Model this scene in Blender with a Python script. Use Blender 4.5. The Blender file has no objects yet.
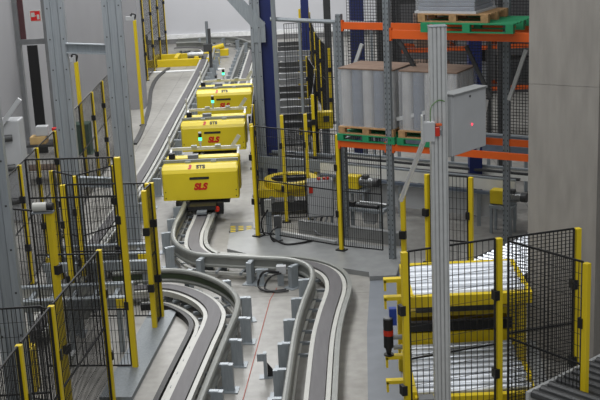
import bpy, math, random
from mathutils import Vector, Matrix
random.seed(7)
C = bpy.context.scene.collection
F = 1150.0; CH = 7.2
# ---------------------------------------------------------------- camera frame (focal length and tilt measured from the photo)
_Z = Vector((-200, 4266, 1150)).normalized()
_Y = Vector((-6, 310, -1150)); _Y = (_Y - _Z * _Y.dot(_Z)).normalized()
_X = _Y.cross(_Z)
R3 = Matrix((_X, _Y, _Z))
def ray(px, py): return R3 @ Vector((px - 300, 200 - py, -F))
def G(px, py, z=0.0):
    d = ray(px, py); t = (z - CH) / d.z
    return Vector((d.x * t, d.y * t, z))
def DY(px, py, y):
    d = ray(px, py); t = y / d.y
    return Vector((d.x * t, y, CH + d.z * t))
cam = bpy.data.objects.new('camera', bpy.data.cameras.new('camera')); C.objects.link(cam)
cam.data.sensor_width = 36; cam.data.lens = F / 600 * 36; cam.data.clip_end = 300
M4 = R3.to_4x4(); M4.translation = Vector((0, 0, CH)); cam.matrix_world = M4
bpy.context.scene.camera = cam
# ---------------------------------------------------------------- materials
def lin(c):
    return tuple(((v / 255) / 12.92 if v / 255 <= .04045 else ((v / 255 + .055) / 1.055) ** 2.4) for v in c)
def mat(name, col, rough=.5, metal=0., var=.12, scale=6., bump=0., emit=0., alpha=1., stretch=None):
    m = bpy.data.materials.new(name); m.use_nodes = True
    nt = m.node_tree; n = nt.nodes; l = nt.links; b = n['Principled BSDF']
    c = lin(col)
    tc = n.new('ShaderNodeTexCoord'); mp = n.new('ShaderNodeMapping'); no = n.new('ShaderNodeTexNoise')
    l.new(tc.outputs['Object'], mp.inputs[0]); l.new(mp.outputs[0], no.inputs['Vector'])
    if stretch: mp.inputs['Scale'].default_value = stretch
    no.inputs['Scale'].default_value = scale; no.inputs['Detail'].default_value = 5
    rp = n.new('ShaderNodeValToRGB')
    rp.color_ramp.elements[0].position = .3; rp.color_ramp.elements[1].position = .7
    rp.color_ramp.elements[0].color = tuple(v * (1 - var) for v in c) + (1,)
    rp.color_ramp.elements[1].color = tuple(min(1, v * (1 + var)) for v in c) + (1,)
    l.new(no.outputs[0], rp.inputs[0]); l.new(rp.outputs[0], b.inputs['Base Color'])
    b.inputs['Roughness'].default_value = rough; b.inputs['Metallic'].default_value = metal
    if bump:
        bp = n.new('ShaderNodeBump'); bp.inputs['Strength'].default_value = bump
        l.new(no.outputs[0], bp.inputs['Height']); l.new(bp.outputs[0], b.inputs['Normal'])
    if emit:
        b.inputs['Emission Color'].default_value = c + (1,); b.inputs['Emission Strength'].default_value = emit
    b.inputs['Alpha'].default_value = alpha
    return m
yel = mat('yellow paint', (214, 188, 24), .45, 0, .06, 2)
yelcar = mat('car yellow', (220, 198, 38), .35, 0, .04, 2)
black = mat('black steel', (22, 22, 24), .5)
wire = mat('black wire', (16, 16, 18), .55)
dark = mat('dark rubber', (44, 43, 44), .7, 0, .2, 10)
band = mat('grey running surface', (84, 82, 84), .55, 0, .12, 3, stretch=(6, .6, 6))
galv = mat('galvanised steel', (150, 157, 162), .45, .35, .1, 9, stretch=(4, 4, .6))
galvc = mat('galvanised column steel', (148, 154, 159), .42, .35, .1, 5, stretch=(7, 7, .4))
galvd = mat('weathered galvanised steel', (128, 134, 138), .5, .3, .14, 7, stretch=(5, 5, .5))
alu = mat('aluminium profile', (192, 194, 194), .4, .35, .06, 10)
white = mat('white rail', (178, 178, 172), .45, 0, .06, 5)
beamm = mat('grey guide beam', (134, 136, 132), .4, .25, .07, 5)
greenm = mat('dark green inlay', (58, 70, 50), .5)
orange = mat('orange steel', (206, 88, 26), .45, 0, .06, 4)
navy = mat('navy blue paint', (26, 38, 92), .45, 0, .08, 3)
greyp = mat('light grey paint', (176, 178, 180), .45, 0, .04, 3)
midgrey = mat('mid grey paint', (118, 120, 122), .5, 0, .1, 4)
dkgrey = mat('dark grey steel', (66, 67, 68), .5, .2, .2, 6)
roller = mat('zinc roller', (226, 231, 238), .36, .45, .04, 10)
wood = mat('pallet wood', (156, 122, 84), .8, 0, .22, 8, stretch=(2, 14, 2))
board = mat('brown cardboard', (118, 98, 84), .85, 0, .15, 5)
greenp = mat('green pallet paint', (30, 128, 84), .55, 0, .12, 6)
red = mat('red paint', (196, 24, 26), .4)
redl = mat('red lamp glass', (190, 44, 24), .25, 0, .02)
redglow = mat('red indicator light', (255, 40, 60), .3, 0, 0, 1, emit=5)
greenglow = mat('green indicator light', (70, 255, 170), .3, 0, 0, 1, emit=3)
can1 = mat('pale grey drums', (160, 159, 158), .4, .1, .1, 4)
can2 = mat('blue grey drums', (98, 106, 120), .4, .1, .1, 4)
bluep = mat('blue plastic', (28, 62, 150), .4)
tape = mat('silver motor', (150, 152, 152), .3, .7, .1, 20)
hose = mat('black hose', (24, 24, 26), .45)
film = mat('stretch film', (225, 228, 232), .2, 0, .04, 3, alpha=.22)
conc = mat('pillar concrete', (150, 146, 140), .85, 0, .1, 3, .1, stretch=(2.5, 2.5, .5))
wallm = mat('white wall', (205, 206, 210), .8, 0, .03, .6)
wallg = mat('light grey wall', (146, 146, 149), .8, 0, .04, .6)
trimw = mat('white skirting', (235, 236, 236), .5)
skirt = mat('grey plinth', (120, 120, 120), .8)
hall = mat('dark wall and unlit backdrop', (92, 92, 94), .85, 0, .2, .5)  # dark grey for the right wall and the added unlit-depth backdrop
paintf = mat('blue grey floor paint', (116, 121, 128), .55, 0, .09, 2.5)
redline = mat('faded red line', (160, 88, 76), .7, 0, .2, 9)
steelplate = mat('steel plate', (140, 142, 142), .45, .3, .1, 4)
dkgreen = mat('green cabinet', (58, 84, 70), .6)
floorm = bpy.data.materials.new('concrete floor'); floorm.use_nodes = True
_n = floorm.node_tree.nodes; _l = floorm.node_tree.links; _b = _n['Principled BSDF']
_tc = _n.new('ShaderNodeTexCoord')
def _noise(s, d):
    x = _n.new('ShaderNodeTexNoise'); x.inputs['Scale'].default_value = s; x.inputs['Detail'].default_value = d
    _l.new(_tc.outputs['Object'], x.inputs['Vector']); return x
_a = _noise(.55, 6); _c = _noise(5, 8)
_mx = _n.new('ShaderNodeMix'); _mx.data_type = 'FLOAT'; _mx.inputs[0].default_value = .4
_l.new(_a.outputs[0], _mx.inputs[2]); _l.new(_c.outputs[0], _mx.inputs[3])
_rp = _n.new('ShaderNodeValToRGB'); _rp.color_ramp.elements[0].position = .34; _rp.color_ramp.elements[1].position = .66
_rp.color_ramp.elements[0].color = lin((126, 124, 119)) + (1,); _rp.color_ramp.elements[1].color = lin((164, 162, 157)) + (1,)
_l.new(_mx.outputs[0], _rp.inputs[0])
_br = _n.new('ShaderNodeTexBrick'); _br.offset = 0; _br.inputs['Scale'].default_value = 1
_br.inputs['Brick Width'].default_value = 5; _br.inputs['Row Height'].default_value = 5; _br.inputs['Mortar Size'].default_value = .012
_br.inputs['Color1'].default_value = _br.inputs['Color2'].default_value = (1, 1, 1, 1); _br.inputs['Mortar'].default_value = (.6, .6, .6, 1)
_l.new(_tc.outputs['Object'], _br.inputs['Vector'])
_mm = _n.new('ShaderNodeMix'); _mm.data_type = 'RGBA'; _mm.blend_type = 'MULTIPLY'; _mm.inputs[0].default_value = 1
_l.new(_rp.outputs[0], _mm.inputs[6]); _l.new(_br.outputs[0], _mm.inputs[7]); _l.new(_mm.outputs[2], _b.inputs['Base Color'])
_b.inputs['Roughness'].default_value = .42
# ---------------------------------------------------------------- mesh builder
V = Vector
class MB:
    def __init__(s): s.v = []; s.f = []; s.m = []
    def add(s, vs, fs, mi=0):
        k = len(s.v); s.v += [V(p) for p in vs]; s.f += [tuple(i + k for i in f) for f in fs]; s.m += [mi] * len(fs); return s
    def box(s, c, sz, rz=0., mi=0, R=None):
        c = V(c); R = R or Matrix.Rotation(rz, 3, 'Z')
        x, y, z = sz[0] / 2, sz[1] / 2, sz[2] / 2
        vs = [c + R @ V((a * x, b * y, d * z)) for d in (-1, 1) for b in (-1, 1) for a in (-1, 1)]
        return s.add(vs, [(0, 2, 3, 1), (4, 5, 7, 6), (0, 1, 5, 4), (2, 6, 7, 3), (0, 4, 6, 2), (1, 3, 7, 5)], mi)
    def bar(s, p0, p1, w, h, mi=0, caps=True):
        p0 = V(p0); p1 = V(p1); d = p1 - p0
        if d.length < 1e-6: return s
        y = d.normalized(); up = V((0, 0, 1)) if abs(y.z) < .95 else V((0, 1, 0))
        x = y.cross(up).normalized(); z = x.cross(y)
        vs = [p + x * (a * w / 2) + z * (b * h / 2) for p in (p0, p1) for a, b in ((-1, -1), (1, -1), (1, 1), (-1, 1))]
        fs = [(0, 1, 5, 4), (1, 2, 6, 5), (2, 3, 7, 6), (3, 0, 4, 7)]
        if caps: fs += [(3, 2, 1, 0), (4, 5, 6, 7)]
        return s.add(vs, fs, mi)
    def tube(s, p0, p1, r, n=12, r1=None, mi=0):
        p0 = V(p0); p1 = V(p1); y = (p1 - p0).normalized(); up = V((0, 0, 1)) if abs(y.z) < .9 else V((1, 0, 0))
        x = y.cross(up).normalized(); z = x.cross(y); r1 = r if r1 is None else r1; vs = []
        for p, q in ((p0, r), (p1, r1)):
            for i in range(n):
                a = 2 * math.pi * i / n; vs.append(p + x * math.cos(a) * q + z * math.sin(a) * q)
        fs = [(i, (i + 1) % n, n + (i + 1) % n, n + i) for i in range(n)] + [tuple(range(n))[::-1], tuple(range(n, 2 * n))]
        return s.add(vs, fs, mi)
    def path(s, pts, r, n=8, mi=0):
        pts = smooth(pts, 5); vs = []; k = len(pts)
        for j, p in enumerate(pts):
            t = (pts[min(j + 1, k - 1)] - pts[max(j - 1, 0)]).normalized()
            up = V((0, 0, 1)) if abs(t.z) < .9 else V((1, 0, 0)); x = t.cross(up).normalized(); z = x.cross(t)
            vs += [p + x * math.cos(2 * math.pi * i / n) * r + z * math.sin(2 * math.pi * i / n) * r for i in range(n)]
        fs = [(j * n + i, j * n + (i + 1) % n, (j + 1) * n + (i + 1) % n, (j + 1) * n + i) for j in range(k - 1) for i in range(n)]
        fs += [tuple(range(n))[::-1], tuple(range((k - 1) * n, k * n))]
        return s.add(vs, fs, mi)
    def prism(s, poly, z0, z1, mi=0):
        n = len(poly); vs = [V((p[0], p[1], z0)) for p in poly] + [V((p[0], p[1], z1)) for p in poly]
        return s.add(vs, [(i, (i + 1) % n, n + (i + 1) % n, n + i) for i in range(n)] + [tuple(range(n))[::-1], tuple(range(n, 2 * n))], mi)
    def extrude(s, prof, a, b, mi=0):   # prof: list of 3D points, extruded from +a to +b
        n = len(prof); vs = [V(p) + V(a) for p in prof] + [V(p) + V(b) for p in prof]
        return s.add(vs, [(i, (i + 1) % n, n + (i + 1) % n, n + i) for i in range(n)] + [tuple(range(n))[::-1], tuple(range(n, 2 * n))], mi)
    def sweep(s, pts, prof, mi=0):      # horizontal path (2D), closed profile of (offset, z)
        k = len(pts); n = len(prof); vs = []
        for j, p in enumerate(pts):
            t = (pts[min(j + 1, k - 1)] - pts[max(j - 1, 0)]); t.z = 0; t.normalize(); nn = V((-t.y, t.x, 0))
            vs += [V((p.x, p.y, 0)) + nn * o + V((0, 0, z)) for o, z in prof]
        fs = [(j * n + i, j * n + (i + 1) % n, (j + 1) * n + (i + 1) % n, (j + 1) * n + i) for j in range(k - 1) for i in range(n)]
        fs += [tuple(range(n))[::-1], tuple(range((k - 1) * n, k * n))]
        return s.add(vs, fs, mi)
    def merge(s, o, M=None):
        return s.add([(M @ p if M else p) for p in o.v], o.f)
    def build(s, name, mats, parent=None, off=(0, 0, 0), bevel=0.):
        off = V(off); me = bpy.data.meshes.new(name)
        me.from_pydata([tuple(p - off) for p in s.v], [], s.f)
        if not isinstance(mats, (list, tuple)): mats = [mats]
        for m in mats: me.materials.append(m)
        for p, i in zip(me.polygons, s.m): p.material_index = i
        import bmesh
        bm = bmesh.new(); bm.from_mesh(me); bmesh.ops.recalc_face_normals(bm, faces=bm.faces)
        bm.to_mesh(me); bm.free()
        o = bpy.data.objects.new(name, me); C.objects.link(o)
        if parent: o.parent = parent
        else: o.location = off
        if bevel:
            b = o.modifiers.new('bevel', 'BEVEL'); b.width = bevel; b.segments = 2; b.limit_method = 'ANGLE'
        return o
def smooth(pts, n=6):
    pts = [V((p[0], p[1], p[2] if len(p) > 2 else 0)) for p in pts]; out = []
    for i in range(len(pts) - 1):
        p0 = pts[max(i - 1, 0)]; p1 = pts[i]; p2 = pts[i + 1]; p3 = pts[min(i + 2, len(pts) - 1)]
        for k in range(n):
            t = k / n
            out.append(.5 * ((2 * p1) + (p2 - p0) * t + (2 * p0 - 5 * p1 + 4 * p2 - p3) * t * t + (3 * p1 - p0 - 3 * p2 + p3) * t ** 3))
    out.append(pts[-1]); return out
def offset(pts, d):
    k = len(pts); out = []
    for j, p in enumerate(pts):
        t = (pts[min(j + 1, k - 1)] - pts[max(j - 1, 0)]); t.z = 0; t.normalize(); out.append(p + V((-t.y, t.x, 0)) * d)
    return out
def along(pts, step, start=0.):
    out = []; acc = 0.; nxt = start
    for a, b in zip(pts, pts[1:]):
        L = (b - a).length
        while nxt <= acc + L and L > 0:
            out.append((a.lerp(b, (nxt - acc) / L), (b - a).normalized())); nxt += step
        acc += L
    return out
def tag(o, label, cat, group=None, kind=None):
    o['label'] = label; o['category'] = cat
    if group: o['group'] = group
    if kind: o['kind'] = kind
    return o
def thing(name, label, cat, loc=(0, 0, 0), group=None, rz=0.):
    o = bpy.data.objects.new(name, None); C.objects.link(o); o.location = loc; o.rotation_euler = (0, 0, rz)
    o.empty_display_size = .2
    return tag(o, label, cat, group)
def single(name, mb, m, label, cat, group=None, bevel=0.):
    zs = min(p.z for p in mb.v); n = len(mb.v)
    c = sum(mb.v, V()) / n; c.z = zs
    return tag(mb.build(name, m, None, c, bevel), label, cat, group)
def struct(name, mb, m):
    o = mb.build(name, m); o['kind'] = 'structure'; return o
def copy_tree(o, parent=None):
    c = o.copy(); C.objects.link(c)
    if parent: c.parent = parent
    for ch in list(o.children): copy_tree(ch, c)
    return c
def text(name, s, size, m, parent, loc, rot, shear=0., off=0., depth=.003):
    cu = bpy.data.curves.new('t', 'FONT'); cu.body = s; cu.size = size; cu.shear = shear; cu.offset = off; cu.extrude = depth
    cu.align_x = 'CENTER'; cu.align_y = 'CENTER'
    t = bpy.data.objects.new('t', cu); C.objects.link(t)
    me = bpy.data.meshes.new_from_object(t.evaluated_get(bpy.context.evaluated_depsgraph_get())); bpy.data.objects.remove(t)
    me.materials.clear(); me.materials.append(m)
    o = bpy.data.objects.new(name, me); C.objects.link(o); o.parent = parent; o.location = loc; o.rotation_euler = rot; return o
# ---------------------------------------------------------------- setting
struct('floor', MB().add([(-16, 6, 0), (16, 6, 0), (16, 60, 0), (-16, 60, 0)], [(0, 1, 2, 3)]), floorm)
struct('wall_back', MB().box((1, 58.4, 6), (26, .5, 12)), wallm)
struct('baseboard_back', MB().box((-3.5, 58.1, .35), (16, .1, .22)), trimw)
struct('trim_1', MB().box((-3.5, 58.12, .12), (16, .08, .24)), skirt)
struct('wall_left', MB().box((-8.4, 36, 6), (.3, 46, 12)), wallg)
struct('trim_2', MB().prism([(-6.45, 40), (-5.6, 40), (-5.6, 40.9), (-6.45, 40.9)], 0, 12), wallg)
# painted walkway strip and low platform under the pallet machinery
struct('trim_3', MB().prism([G(368, 400)[:2], G(405, 425)[:2], G(398, 330)[:2], G(400, 262)[:2], G(371, 268)[:2], G(367, 330)[:2]], 0, .012), paintf)
pf = [V((-1.72, 22.75)), V((-.9, 22.0)), V((.08, 21.5)), V((1.1, 20.85)), V((1.1, 20.6)), V((1.6, 20.6)), V((1.9, 22.2)), V((1.2, 22.6)), V((-.2, 23.55)), V((-1.25, 24.1)), V((-1.72, 23.9))]
struct('trim_4', MB().prism(pf, 0, .1), steelplate)
struct('trim_5', MB().bar(G(270, 300) + V((0, 0, .004)), G(243, 400) + V((0, 0, .004)), .014, .006).bar(G(270, 300) + V((0, 0, .004)), G(277, 288) + V((0, 0, .004)), .014, .006), redline)
# ---------------------------------------------------------------- tracks
def track(label, beam, side, group='guide rail tracks on the floor', posts=True, pstart=.4, pend=None, step=1.0, green=False, outer=True):
    """beam: plan of the raised guide beam; the running band lies on the given side (+1 left, -1 right of travel)"""
    base = V((beam[0][0], beam[0][1], 0)); b = smooth(beam, 8)
    t = thing('guide_rail_track', label, 'rail track', base, group)
    s = side
    MB().sweep(b, [(-.055, .44), (-.052, .475), (-.035, .497), (0, .505), (.035, .497), (.052, .475), (.055, .44), (.02, .42), (.02, .3), (.05, .28), (.05, .24), (-.05, .24), (-.05, .28), (-.02, .3), (-.02, .42)]).build('guide_beam', beamm, t, base)
    MB().sweep(b, [(-.035 + s * .03, .08), (-.035 + s * .03, .13), (.035 + s * .03, .13), (.035 + s * .03, .08)]).build('lower_rail', white, t, base)
    if green:
        MB().sweep(b, [(.03 * s, .32), (.03 * s, .41), (.022 * s, .41), (.022 * s, .32)]).build('side_inlay', greenm, t, base)
    cb = offset(b, s * .41)
    MB().sweep(cb, [(-.11, .2), (-.11, .3), (.11, .3), (.11, .2)]).build('running_band', band, t, base)
    for q in (-1, 1):
        MB().sweep(cb, [(q * .155 - .035, .17), (q * .155 - .035, .27), (q * .155 + .035, .27), (q * .155 + .035, .17)]).build('running_rail', white, t, base)
    if outer:
        MB().sweep(offset(b, s * .66), [(-.04, .2), (-.04, .3), (.04, .3), (.04, .2)]).build('outer_rail', beamm, t, base)
    lim = 0
    for p, d in along(b, .5, .25):
        lim += 1
        if lim > 75: break
        n = V((-d.y, d.x, 0)) * s
        MB().bar(p + V((0, 0, .12)) - n * .02, p + n * .68 + V((0, 0, .12)), .05, .05).bar(p + n * .41, p + n * .41 + V((0, 0, .2)), .12, .06).build('cross_tie', galvd, t, base)
    if posts:
        for p, d in along(b, step, pstart):
            if pend and p.y < pend: continue
            n = V((-d.y, d.x, 0)) * s; q = p - n * .17; a = math.atan2(d.y, d.x)
            m = MB().box(q + V((0, 0, .215)), (.1, .17, .43), a)
            m.box(q + n * .08 + V((0, 0, .42)), (.08, .2, .04), a)
            po = m.build('support_post', galv, t, base)
            MB().box(q + V((0, 0, .008)), (.24, .3, .016), a).build('foot_plate', galv, po, base)
    return t
CB = [(-2.62, 52.5), (-2.66, 46), (-2.72, 38), (-2.78, 30), (-2.79, 25), (-2.84, 23.3), (-2.72, 22.2), (-2.3, 21.4), (-1.74, 21.15), (-.96, 20.91), (-.4, 20.72), (-.06, 20.3), (.02, 19.6), (-.16, 18.27), (-.29, 17), (-.44, 14.44), (-.6, 12.2)]
track('grey guide rail track running beneath the yellow cars and snaking to the bottom centre', CB, 1, step=1.0, pstart=.5)
BB = [(-3.7, 20.35), (-3.0, 20.42), (-2.5, 20.36), (-2.0, 20.02), (-1.55, 19.4), (-1.3, 18.7), (-1.28, 18.0), (-1.38, 17.0), (-1.57, 15.05), (-1.75, 13.1), (-1.9, 12)]
track('grey guide rail track bending from the left fences down to the bottom edge', BB, -1, green=True, outer=False, step=.95)
AB = [(-5.9, 54.6), (-4.9, 54.4), (-4.1, 53.4), (-3.85, 50), (-3.8, 44), (-3.82, 36), (-3.84, 30), (-3.95, 26), (-4.15, 22), (-4.25, 18)]
track('long straight guide rail track between the yellow cars and the left safety fences', AB, -1, outer=False, step=1.15)
EB = [(-2.3, 53.4), (-3.2, 55.6), (-4.6, 56.3), (-6.0, 56.2)]
track('curved guide rail track sweeping left along the foot of the back wall', EB, -1, outer=False, step=1.3)
# thin floor rails
def floor_rail(label, pts, w=.07, h=.06, m=dkgrey):
    b = smooth(pts, 8); single('floor_rail', MB().sweep(b, [(-w, 0), (-w, h), (w, h), (w, 0)]), m, label, 'floor rail', 'thin rails fixed to the floor')
floor_rail('dark curved floor rail below the far left yellow fence', [(-5.75, 49.5), (-5.95, 47), (-5.85, 44), (-5.45, 40), (-5.2, 36), (-5.15, 34)])
b_ = smooth(BB, 8)
floor_rail('thin black conductor rail lying inside the bend of the left track', [p for p in offset(b_, -.82)][6::6], .04, .12, black)
floor_rail('white floor rail lying inside the bend of the left track', [p for p in offset(b_, -.72)][6::6], .03, .1, white)
# ---------------------------------------------------------------- yellow cars
def make_car():
    t = thing('transfer_car', 'x', 'transfer car', (0, 0, 0), 'yellow transfer cars in a row on the track')
    W = 1.72
    def shell(y0, flip, name, dy):
        pr = [(0, .3), (0, .92), (.035, 1.0), (.13, 1.08), (dy, 1.08), (dy, .3)]
        if flip: pr = [(dy - a, z) for a, z in pr][::-1]
        n = 3; m = MB()
        xs = [(-W / 2, .03), (-W / 2 + .03, 0), (W / 2 - .03, 0), (W / 2, .03)]
        rings = []
        for x, ins in xs:
            rings.append([V((x, y0 + min(max(a, ins), dy - ins), z - (ins if z > 1 else 0))) for a, z in pr])
        k = len(pr); vs = [p for r in rings for p in r]
        fs = [(j * k + i, j * k + (i + 1) % k, (j + 1) * k + (i + 1) % k, (j + 1) * k + i) for j in range(3) for i in range(k)] + [tuple(range(k)), tuple(range(3 * k, 4 * k))]
        return m.add(vs, fs).build(name, yelcar, t)
    fs_ = shell(0, False, 'front_shell', .42)
    rs_ = shell(.85, True, 'rear_shell', .45)
    MB().box((-.02, -.004, .8), (.44, .012, .055)).build('slot', black, fs_)
    MB().box((-.02, -.008, .8), (.4, .006, .012)).build('slot_lip', dkgrey, fs_)
    for x, z in ((-.8, .36), (.8, .36), (-.8, .5), (.8, .5)):
        MB().tube((x, -.006, z), (x, .01, z), .014, 8).build('screw', black, fs_)
    text('lettering', 'SLS', .205, red, fs_, (-.01, -.004, .6), (math.pi / 2, 0, 0), .25, .012)
    rc = (math.radians(52), 0, 0)
    text('lettering', '3', .15, red, fs_, (-.23, .08, 1.044), (math.radians(40), 0, 0), .2, .01)
    text('lettering', 'STS', .13, black, fs_, (.02, .08, 1.044), (math.radians(40), 0, 0), 0, .006)
    MB().box((0, .64, .62), (1.66, .44, .55)).build('middle_body', dkgrey, t)
    for i, y in enumerate((.5, .8)):
        MB().box((0, y, .98), (1.64, .08, .1)).build('conveyor_chain', midgrey, t)
    MB().box((0, .4, 1.12), (1.72, .055, .06)).build('load_bar', galvd, t)
    for x in (-.28, .3): MB().box((x, .36, 1.1), (.12, .1, .06)).build('bar_bracket', galv, t)
    MB().box((-.68, .7, 1.18), (.14, .14, .13)).build('scanner', black, t)
    MB().box((-.2, .78, 1.14), (.24, .16, .08)).build('motor_cover', midgrey, t)
    m = MB().box((0, 1.7, 1.12), (1.72, .06, .07)); m.bar((-.8, 1.7, 1.12), (-.8, 1.25, .9), .05, .05); m.bar((.8, 1.7, 1.12), (.8, 1.25, .9), .05, .05)
    m.bar((.84, 1.7, 1.4), (.66, 1.7, 1.14), .03, .09)
    m.bar((-.84, 1.7, 1.14), (-.84, 1.7, 1.45), .04, .05)
    m.build('rear_bumper', alu, t)
    for x in (-.25, .32): MB().box((x, 1.66, 1.18), (.13, .1, .05)).build('bumper_bracket', galv, t)
    tw = MB().tube((-.1, 1.76, 1.1), (-.1, 1.76, 1.24), .02, 10).tube((-.1, 1.76, 1.24), (-.1, 1.76, 1.3), .038).build('signal_lamp', alu, t)
    MB().tube((-.1, 1.76, 1.3), (-.1, 1.76, 1.37), .04).build('green_lens', greenglow, tw)
    MB().tube((-.1, 1.76, 1.37), (-.1, 1.76, 1.47), .04).build('dark_lens', black, tw)
    MB().tube((-.1, 1.76, 1.47), (-.1, 1.76, 1.5), .04).build('cap', greyp, tw)
    for ch in t.children: ch.location.z += .23
    MB().box((.03, .65, .47), (1.2, 1.1, .12)).build('undercarriage', black, t)
    for x in (-.125, .185):
        for y in (.12, 1.1):
            MB().tube((x - .03, y, .37), (x + .03, y, .37), .1, 20).build('wheel', dark, t)
    for x in (-.46, -.3):
        for y in (-.1, 1.2): MB().tube((x, y, .38), (x, y, .53), .045, 14).build('guide_roller', dark, t)
    MB().box((.03, -.12, .42), (.62, .5, .1)).build('guide_bogie', black, t)
    MB().box((.42, -.02, .34), (.14, .26, .26)).box((.3, -.1, .36), (.3, .2, .08)).build('side_shoe', black, t)
    MB().box((-.53, .05, .36), (.1, .26, .3)).build('side_shoe', black, t)
    MB().box((.03, -.42, .36), (.22, .3, .05)).build('current_collector', galvd, t)
    MB().tube((.36, -.3, .36), (.36, -.2, .36), .055, 12).build('red_marker', redl, t)
    return t
car = make_car()
CL = ['yellow car lettered SLS nearest the camera at the front of the row', 'yellow car lettered SLS in the middle of the row of three', 'yellow car lettered SLS at the back of the row, farthest from the camera']
for i, (x, y) in enumerate(((-2.41, 25.2), (-2.46, 30.27), (-2.46, 35.34))):
    c = car if i == 0 else copy_tree(car)
    c.location = (x, y, 0); c['label'] = CL[i]
# ---------------------------------------------------------------- fences
def fence(label, pts, H=2.4, post=None, z0=0., vs=.055, hs=.2, group='safety fences of black mesh and yellow posts', panels=None, cat='safety fence', wt=.0085, mids=(.5,), clamps=True, pw=.075, heights=None, fw=.022):
    P = [V((p[0], p[1], 0)) for p in pts]; base = P[0] + V((0, 0, z0))
    t = thing('safety_fence', label, cat, base, group)
    for i, p in enumerate(P):
        if post and not post[i]: continue
        d = (P[min(i + 1, len(P) - 1)] - P[max(i - 1, 0)]).normalized(); a = math.atan2(d.y, d.x)
        h = heights[i] if heights else H
        po = MB().box(p + V((0, 0, z0 + h / 2)), (pw, pw, h), a).build('post', yel, t, base, .006)
        MB().box(p + V((0, 0, z0 + .012)), (.2, .16, .024), a).build('foot_plate', black, po, base)
        if clamps:
            for zz in (.32, .72):
                q = p - V((math.cos(a), math.sin(a), 0)) * .05
                MB().box(q + V((0, 0, z0 + h * zz)), (.07, .11, .13), a).build('clamp', black, po, base)
    for i in range(len(P) - 1):
        if panels and not panels[i]: continue
        a, b = P[i], P[i + 1]; d = (b - a).normalized(); a2 = a + d * .06; b2 = b - d * .06; L = (b2 - a2).length
        zb = z0 + .1; zt = z0 + H
        m = MB()
        for z in [zb, zt] + [zb + (zt - zb) * q for q in mids]: m.bar(a2 + V((0, 0, z)), b2 + V((0, 0, z)), fw, fw)
        for q in (a2, b2): m.bar(q + V((0, 0, zb)), q + V((0, 0, zt)), fw * 1.2, fw * 1.2)
        fr = m.build('panel_frame', wire, t, base)
        m = MB(); n = int(L / vs)
        for k in range(1, n + 1):
            q = a2 + d * (k * L / (n + 1)); m.bar(q + V((0, 0, zb)), q + V((0, 0, zt)), wt, wt, caps=False)
        n = int((zt - zb) / hs)
        for k in range(1, n + 1):
            z = zb + k * (zt - zb) / (n + 1); m.bar(a2 + V((0, 0, z)), b2 + V((0, 0, z)), wt * .6, wt * .6, caps=False)
        m.build('wire_mesh', wire, fr, base)
    return t
# right-hand machinery enclosure
fence('black mesh fence on the steel platform in front of the turntable', [(-1.1, 23.55), (.64, 22.3), (1.5, 21.85)], 2.4, post=[1, 1, 0], z0=.1, vs=.05)
fence('black mesh fence running back beside the right side of the yellow cars', [(-1.15, 24.3), (-1.2, 26.6), (-1.25, 29.2), (-1.3, 32), (-1.35, 35)], 2.4, vs=.06)
fence('short black mesh fence with two yellow posts standing before the round turntable', [(-.5, 24.88), (.02, 24.89)], 2.45, vs=.07, z0=.0, mids=(.5,))
fence('black mesh fence receding behind the grey control cabinet beside the conveyors', [(.22, 27.6), (.36, 31.6), (.16, 34.3)], 2.4)
fence('far mesh fence of yellow posts right of the receding conveyor', [(.86, 35.9), (.64, 38), (.5, 40.2), (.42, 43.6), (.4, 47)], 2.4)
fence('low far mesh fence behind the navy column at the top centre', [(-.0, 48.5), (.35, 49)], 2.4)
fence('tall mesh guard hanging below the long pipe rail', [(-.45, 27.9), (.2, 28.1), (.85, 27.9), (2.0, 27.4)], 4.1, post=[0, 0, 0, 0], vs=.07, hs=.12, mids=(.33, .66), fw=.015, wt=.01)
gp_ = DY(325, 110, 30); t = thing('lift_drive', 'yellow drive box on a grey stand behind the yellow posts at top centre', 'machine', V((gp_.x, 30, 0)))
MB().box((0, 0, 1.3), (.4, .3, .45)).build('housing', yel, t, bevel=.02); MB().box((0, 0, .55), (.2, .2, 1.1)).build('stand', galvd, t); MB().box((.02, -.17, 1.35), (.15, .05, .15)).build('cover', dkgrey, t)
# lift enclosure at right
fence('black mesh fence with a yellow post before the roller conveyor lift', [tuple(G(404, 252, 2.75)[:2]), tuple(G(499, 238, 2.75)[:2])], 2.75, vs=.09, hs=.22, mids=(.45,))
fence('mesh panel in front of the concrete pillar ending at a yellow post', [tuple(G(504, 238, 2.75)[:2]), tuple(G(578, 228, 2.75)[:2])], 2.75, post=[0, 1], vs=.06, hs=.05, wt=.012)
fence('mesh panel angled towards the camera at the right edge with a yellow end post', [tuple(G(505, 240, 2.75)[:2]), tuple(G(587, 263, 2.75)[:2])], 2.75, post=[0, 1], vs=.06, hs=.16)
fence('mesh fence along the back of the lift between two slim yellow posts', [(1.53, 17.9), (2.06, 19.15), (2.76, 18.8)], 2.4, vs=.07, panels=[0, 1])
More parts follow.
